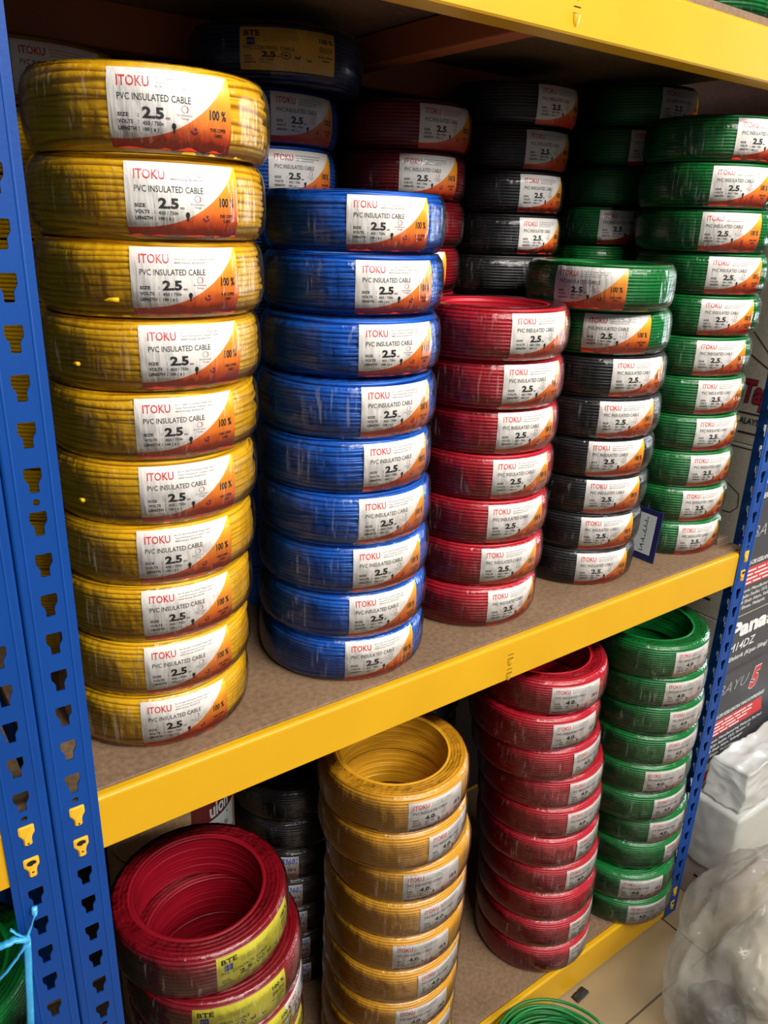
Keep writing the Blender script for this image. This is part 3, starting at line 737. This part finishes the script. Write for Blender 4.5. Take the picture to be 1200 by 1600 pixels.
# ---------------------------------------------------------------- loose green coil on the floor
rg = random.Random(3)
mb = MB()
for k in range(28):
    rad = .109 + rg.uniform(-.020, .008); ox, oy = rg.uniform(-.009, .009), rg.uniform(-.009, .009)
    tz = .004 + k * .0037; tx, ty = rg.uniform(-.10, .10), rg.uniform(-.10, .10); p0 = rg.uniform(0, 6.28)
    pts = []
    for s in range(49):
        a = 2 * math.pi * s / 48
        z = tz + tx * .10 * math.cos(a) + ty * .10 * math.sin(a) + .002 * math.sin(3 * a + p0)
        pts.append((ox + rad * math.cos(a), oy + rad * .98 * math.sin(a), max(.0028, z)))
    tube(mb, pts, .0026, 6)
o = obj('loose_cable_coil', mb.mesh('loose_cable_coil', [M['wire_green']], True), None, (.680, -.122, FLOOR + .0008))
tag(o, 'loose unwrapped green cable coil lying on the floor tiles', 'cable coil')
mb = MB()
bm = bmesh.new(); bmesh.ops.create_grid(bm, x_segments=8, y_segments=5, size=.5)
bm.verts.index_update()
mb.add([(v.co.x * .036, v.co.y * .017, .0012 + .006 * abs(noise.noise(Vector((v.co.x * 5, v.co.y * 5, 2))))) for v in bm.verts], [[q.index for q in f.verts] for f in bm.faces]); bm.free()
me = mb.mesh('black_tape_scrap', [M['tape_black']], True)
o = obj('black_tape_scrap', me, None, (.872, -.016, FLOOR + .001), .1); o.modifiers.new('thickness', 'SOLIDIFY').thickness = .001
tag(o, 'crumpled scrap of black tape on the floor behind the loose green coil', 'scrap')

# ---------------------------------------------------------------- price card between the stacks
t = thing('price_card', 'navy framed white card leaning between the black and green stacks', 'card', (.988, .058, .0104))
t.rotation_euler = (0, R(5), 0)
mb = MB(); mb.box((-.0012, 0, 0), (.0012, .085, .092)); obj('card_back', mb.mesh('card_back', [M['navy_card']]), t)
mb = MB(); mb.box((-.0019, .010, .012), (-.0013, .083, .083), 0)
rg = random.Random(8)
def pen_mark(y, z, dy, dz, w=.0016):
    d = Vector((dy, dz)).normalized(); n = Vector((-d.y, d.x)) * w / 2
    mb.add([(-.0021, y + n.x, z + n.y), (-.0021, y - n.x, z - n.y), (-.0021, y + dy - n.x, z + dz - n.y), (-.0021, y + dy + n.x, z + dz + n.y)], [(0, 1, 2, 3)], 1)
for k in range(6):                                   # handwriting too small to read
    z = .018 + k * .0105
    pen_mark(.024, z, .008, rg.uniform(-.003, .004)); pen_mark(.026, z + .003, rg.uniform(-.003, .004), .005)
for y in (.046, .058, .070):
    for k in range(4): pen_mark(y, .018 + k * .014, 0, rg.uniform(.007, .011), .0022)
obj('card_front', mb.mesh('card_front', [M['card_white'], M['ink_black']]), t)

# ---------------------------------------------------------------- string on the left post, grey cable
t = thing('blue_string', 'light blue plastic string knotted round the far left post', 'string', (-.062, -.006, -.112))
def strand(pts, r, flat=.3):
    mb = MB(); P_ = [Vector(p) for p in pts]; q = []
    for i in range(len(P_) - 1):
        for k in range(6): q.append(P_[i].lerp(P_[i + 1], k / 6) + Vector((0, -.0012 * math.sin(math.pi * k / 6), .0006 * math.sin(7 * i + 2.1 * k))))
    q.append(P_[-1]); tube(mb, q, r, 6, 0, flat); obj('string_strand', mb.mesh('string_strand', [M['string']], True), t)
strand([(.012, .004, .028), (.010, -.0015, .022), (.001, -.0015, .0)], .0030)
strand([(0, -.002, 0), (-.010, -.003, .006), (-.024, -.001, .004), (-.06, .012, -.004)], .0058, .5)
strand([(-.012, -.001, .018), (0, -.003, .001)], .0032)
strand([(0, -.003, -.002), (-.012, -.004, -.018), (-.04, 0, -.045)], .0040, .35)
strand([(0, -.003, -.004), (-.004, -.003, -.05), (-.011, -.002, -.13), (-.016, -.002, -.20)], .0036, .35)
bm = bmesh.new(); bmesh.ops.create_icosphere(bm, subdivisions=2, radius=.0045)
for v in bm.verts: v.co *= 1 + .35 * noise.noise(v.co * 400)
kn = bpy.data.meshes.new('string_knot'); bm.to_mesh(kn); bm.free(); kn.materials.append(M['string'])
obj('string_knot', kn, t, (0, -.0035, 0))
mb = MB(); tube(mb, [(-.16, -.03, -.215), (-.11, -.03, -.222), (-.08, -.022, -.232), (-.066, -.014, -.248), (-.062, -.012, -.30), (-.06, -.012, -.5), (-.06, -.02, FLOOR + .008)], .007, 8)
tag(obj('grey_cable', mb.mesh('grey_cable', [M['cable_grey']], True)), 'thick grey cable hanging at the lower left corner in front of the post', 'cable')

# ---------------------------------------------------------------- cartons to the right of the shelf
XC, YC = 1.262, 0.052
def carton(z0, z1, front, label, y1=.494, x1=2.0, body='carton_beige'):
    t = thing('carton', label, 'carton', (XC, YC, z0), group='cartons stacked right of the shelf')
    mb = MB(); mb.box((0, .0012, 0), (x1 - XC, y1 - YC, z1 - z0), 0, bev=.002); obj('carton_body', mb.mesh('carton_body', [M[body]]), t)
    if front:
        mb = MB(); mb.box((.001, -.0005, .002), (x1 - XC - .001, .0014, z1 - z0 - .002), 0); obj('printed_front', mb.mesh('printed_front', [M[front]]), t)
    return t
LETTER = ['ink_white', 'ink_dim', 'ink_silver', 'carton_red']
def ftext(t, s, x, z, w, h, mi=0, bold=0.0, shear=0.0, y=-.0009):
    tv, tf = text_geo(s, bold, shear); mb = MB(); mb.add([(x - XC + xx * w, y, z + yy * h) for xx, yy in tv], tf, 0)
    obj('lettering', mb.mesh('lettering', [M[LETTER[mi]]]), t)
def fan_front(t, z0):
    zt = lambda d: .367 - d          # heights measured from the carton top
    ftext(t, 'Panasonic', 1.297, zt(.052), .300, .040, 0, .05)
    ftext(t, 'F-M14DZ', 1.278, zt(.084), .126, .020, 0, .01, .15)
    ftext(t, 'Kipas Elektrik (Kipas Siling)', 1.268, zt(.110), .195, .014, 0, .015, .15)
    ftext(t, 'Ceiling Fan / Kipas Siling F-M14', 1.300, zt(.142), .28, .016, 1, .02, .15)
    ftext(t, 'BAYU', 1.298, zt(.190), .118, .026, 2, -.005, .3)
    ftext(t, '5', 1.4245, zt(.214), .040, .058, 0, .075, .2)
    ftext(t, '5', 1.426, zt(.212), .037, .054, 3, .05, .2, y=-.0012)
    ftext(t, 'CIRI-CIRI KESELAMATAN YANG KOMPREHENSIF', 1.300, zt(.249), .205, .010, 0, .02)
    for k, s in enumerate(['Panasonic Manufacturing Malaysia Berhad', 'No.3 Jalan Sesiku 15/2, Section 15', '40200 Shah Alam, Selangor', 'Darul Ehsan, Malaysia']):
        ftext(t, s, 1.282, zt(.314 + .013 * k), (.235, .19, .165, .125)[k], .010, 0, .01)
    mb = MB(); x0, x1 = 1.294 - XC, 1.508 - XC
    mb.add([(x0, -.0007, zt(.296)), (x1 + .004, -.0007, zt(.296)), (x1 - .008, -.0007, zt(.255)), (x0, -.0007, zt(.255))], [(0, 1, 2, 3)])
    obj('red_feature_panel', mb.mesh('red_feature_panel', [M['carton_red']]), t)
    for k in range(4):                               # small white print, unreadable
        mb = MB(); x = 1.304
        for w in ((.04, .03, .05, .02), (.03, .05, .02, .04), (.05, .04, .04), (.03, .03, .04))[k]:
            mb.add([(x - XC, -.0009, zt(.265 + .0092 * k)), (x + w - XC, -.0009, zt(.265 + .0092 * k)), (x + w - XC, -.0009, zt(.2615 + .0092 * k)), (x - XC, -.0009, zt(.2615 + .0092 * k))], [(0, 1, 2, 3)]); x += w + .006
        o = obj('small_print', mb.mesh('small_print', [M['ink_white']]), t); o['kind'] = 'stuff'
c3 = carton(FLOOR + .001, -.553, 'carton_white', 'white and red carton, lowest of the stack behind the white foam box')
mb = MB(); z_ = -.553 - (FLOOR + .001)
mb.add([(x, -.0009, z) for x, z in ((.028, z_ - .055), (.11, z_ - .030), (.11, z_ - .012), (.028, z_ - .022))], [(0, 1, 2, 3)], 0)
ftext(c3, 'KDK', 1.285, z_ - .095, .075, .034, 3, .05)
obj('red_panel', mb.mesh('red_panel', [M['carton_red']]), c3)
c2 = carton(-.5525, -.1855, 'carton_black', 'black ceiling fan carton lettered in white with a red five'); fan_front(c2, -.5525)
c1 = carton(-.185, .182, 'carton_black', 'upper black ceiling fan carton showing its red panel beside the post'); fan_front(c1, -.185)
ct = carton(.6005, .96, None, 'plain dark brown carton at the very top of the carton stack', body='carton_brown')  # added to close the gap against light from the right
c0 = carton(.1825, .60, None, 'beige carton with red lettering on its side, topmost right of the shelf')
# side prints (the carton's left face, seen past the end of the shelf)
def sline(t, pts, w, mi=0):
    mb = MB()
    for (y0, z0), (y1, z1) in zip(pts, pts[1:]):
        d = Vector((y1 - y0, z1 - z0)).normalized(); n = Vector((-d.y, d.x)) * w / 2
        mb.add([(-.0006, y0 - YC + n.x, z0 + n.y), (-.0006, y0 - YC - n.x, z0 - n.y), (-.0006, y1 - YC - n.x, z1 - n.y), (-.0006, y1 - YC + n.x, z1 + n.y)], [(0, 1, 2, 3)], 0)
    obj('printed_line', mb.mesh('printed_line', [M['ink_black']]), t)
def stext(t, s, ystart, z, w, h, mi=0, bold=0.0, shear=0.0, off=0.0):      # reads along -y
    tv, tf = text_geo(s, bold, shear); mb = MB(); mb.add([(-.0008 - off, ystart - YC - xx * w, z + yy * h) for xx, yy in tv], tf, 0)
    obj('lettering', mb.mesh('lettering', [M[['ink_black', 'ink_maroon'][mi]]]), t)
z0 = .1825
stext(c0, 'Tapa', .106, .246 - z0, .072, .058, 0, .06, .15); stext(c0, 'Tapa', .105, .247 - z0, .070, .056, 1, .03, .15, .0004)
stext(c0, 'Tec', .058, .278 - z0, .014, .009, 0); sline(c0, [(.118, .2405 - z0), (.053, .2405 - z0)], .003)
stext(c0, 'MALAYSIA SDN', .112, .2205 - z0, .088, .012, 0, .02)
sline(c0, [(.49, .204 - z0), (.053, .204 - z0)], .0035)
sline(c0, [(.053, .318 - z0), (.20, .40 - z0), (.34, .43 - z0)], .0022); sline(c0, [(.053, .335 - z0), (.12, .40 - z0)], .0018)
z0 = -.185
sline(c1, [(.30, .100 - z0), (.10, .100 - z0), (.075, .085 - z0), (.072, .06 - z0), (.085, .045 - z0), (.30, .035 - z0)], .0016)
sline(c1, [(.49, .175 - z0), (.053, .175 - z0)], .002)
sline(c1, [(.21, -.130 - z0), (.09, -.130 - z0)], .005); sline(c1, [(.20, -.147 - z0), (.09, -.147 - z0)], .005)

# ---------------------------------------------------------------- white foam boxes and plastic bags in front of the cartons
t = thing('foam_box', 'pinkish grey foam box with dark slots on the floor under the wrapped one', 'box', (1.272, -.060, FLOOR + .0006))
mb = MB(); mb.box((0, 0, 0), (.42, .100, .098), 0, bev=.003); obj('box_body', mb.mesh('box_body', [M['foam_pink']]), t)
mb = MB()
for y, z in ((.022, .055), (.040, .078), (.046, .040), (.062, .062), (.028, .022)): mb.box((-.0006, y - .0045, z - .003), (.002, y + .0045, z + .003), 0)
obj('hand_slots', mb.mesh('hand_slots', [M['dark_hole']]), t)
t = thing('wrapped_foam_box', 'white foam box wrapped in plastic, right of the blue post', 'box', (1.272, -.062, FLOOR + .0994))
mb = MB(); mb.box((.003, .003, .0), (.42, .098, .160), 0, bev=.006); obj('box_body', mb.mesh('box_body', [M['foam']], True), t)
bm = bmesh.new(); bmesh.ops.create_cube(bm, size=1); bmesh.ops.subdivide_edges(bm, edges=bm.edges[:], cuts=14, use_grid_fill=True)
for v in bm.verts:
    x, y, z = v.co
    p = Vector((.2115 + x * .424, .0505 + y * .104, .082 + z * .168)); d = noise.turbulence(p * 22, 3, True) - .45
    p += Vector((x, y * 1.4, z)).normalized() * (.004 + .006 * d)
    p.z = max(p.z, .0006)
    v.co = p
me = bpy.data.meshes.new('plastic_cover'); bm.to_mesh(me); bm.free(); me.materials.append(M['bag_white']); me.polygons.foreach_set('use_smooth', [True] * len(me.polygons))
obj('plastic_cover', me, t)

def lump(name, rad, mat, seed, amp=.22, freq=1.6, sub=5, flat=0.0, crease=.12, parent=None, loc=(0, 0, 0)):
    """crumpled film: big soft folds with sharp creases"""
    bm = bmesh.new(); bmesh.ops.create_icosphere(bm, subdivisions=sub, radius=1)
    for v in bm.verts:
        n = v.co.normalized()
        d = amp * noise.noise(n * freq + Vector((seed, 0, 0)))
        q = n * freq * 1.1 + Vector((0, seed, 0)) + .35 * Vector((noise.noise(n * 3), noise.noise(n * 3 + Vector((5, 0, 0))), 0))
        d += crease * (.55 - 1.6 * abs(noise.noise(q))) + crease * .45 * (.5 - 1.6 * abs(noise.noise(q * 2.3 + Vector((2, 0, 7)))))
        d += crease * .12 * (.5 - 1.6 * abs(noise.noise(q * 6)))
        p = n * (1 + d)
        v.co = Vector((p.x * rad[0], p.y * rad[1], max(p.z * rad[2], -flat if flat else -9)))
    me = bpy.data.meshes.new(name); bm.to_mesh(me); bm.free(); me.materials.append(mat)
    me.polygons.foreach_set('use_smooth', [True] * len(me.polygons))
    return obj(name, me, parent, loc)
bm = bmesh.new(); bmesh.ops.create_cube(bm, size=1); bmesh.ops.subdivide_edges(bm, edges=bm.edges[:], cuts=30, use_grid_fill=True)
for v in bm.verts:
    x, y, z = v.co; q = Vector((x * 3.2, y * .8, z * 1.1))
    top = .098 + .018 * noise.noise(Vector((x * 3, 1, 4))) - .010 * abs(noise.noise(Vector((x * 9, y * 2, 1))))
    tp = 1 - .10 * (z + .5) ** 2
    p = Vector((x * .42 * (1 - .05 * (z + .5)) + .010, y * .098 * tp, (z + .5) * top))
    f = .55 - 1.6 * abs(noise.noise(q * 1.6 + Vector((3, 0, 0)))); g = .5 - 1.6 * abs(noise.noise(q * 4 + Vector((0, 7, 0))))
    n = Vector((x * abs(x) * 2, y * abs(y) * 4, z * abs(z) * 2))
    if n.length > 0: p += n.normalized() * (.008 * f + .0035 * g - .006)
    p.z = max(p.z, .0004); p.y = min(p.y, .0495)
    v.co = p
me = bpy.data.meshes.new('crumpled_white_bag'); bm.to_mesh(me); bm.free(); me.materials.append(M['bag_white']); me.polygons.foreach_set('use_smooth', [True] * len(me.polygons))
o = obj('crumpled_white_bag', me, None, (1.478, -.012, FLOOR + .0994 + .171))
tag(o, 'crumpled milky plastic bag lying on the wrapped foam box', 'plastic bag')
t = thing('clear_plastic_bag', 'large crumpled clear plastic bag on the floor at the lower right corner', 'plastic bag', (1.135, -.215, FLOOR + .001))
lump('bag_skin', (.205, .130, .185), M['bag_clear'], 8.1, amp=.16, flat=.150, crease=.13, freq=1.4, sub=6, parent=t, loc=(0, 0, .151))
tb2 = thing('foam_sheet_bundle', 'cream foam sheet bundle folded inside the clear bag at lower right', 'packing foam', (1.17, -.225, FLOOR + .002))
lump('foam_sheet', (.075, .060, .115), M['cream'], 4.7, amp=.2, freq=1.3, flat=.10, crease=.16, parent=tb2, loc=(0.0, 0, .101))
o = lump('dark_packing_lump', (.05, .05, .045), M['tape_black'], 2.2, amp=.2, flat=.04)
o.location = (1.03, -.205, FLOOR + .043); tag(o, 'dark grey bundle seen inside the clear bag, at its left end', 'bundle')
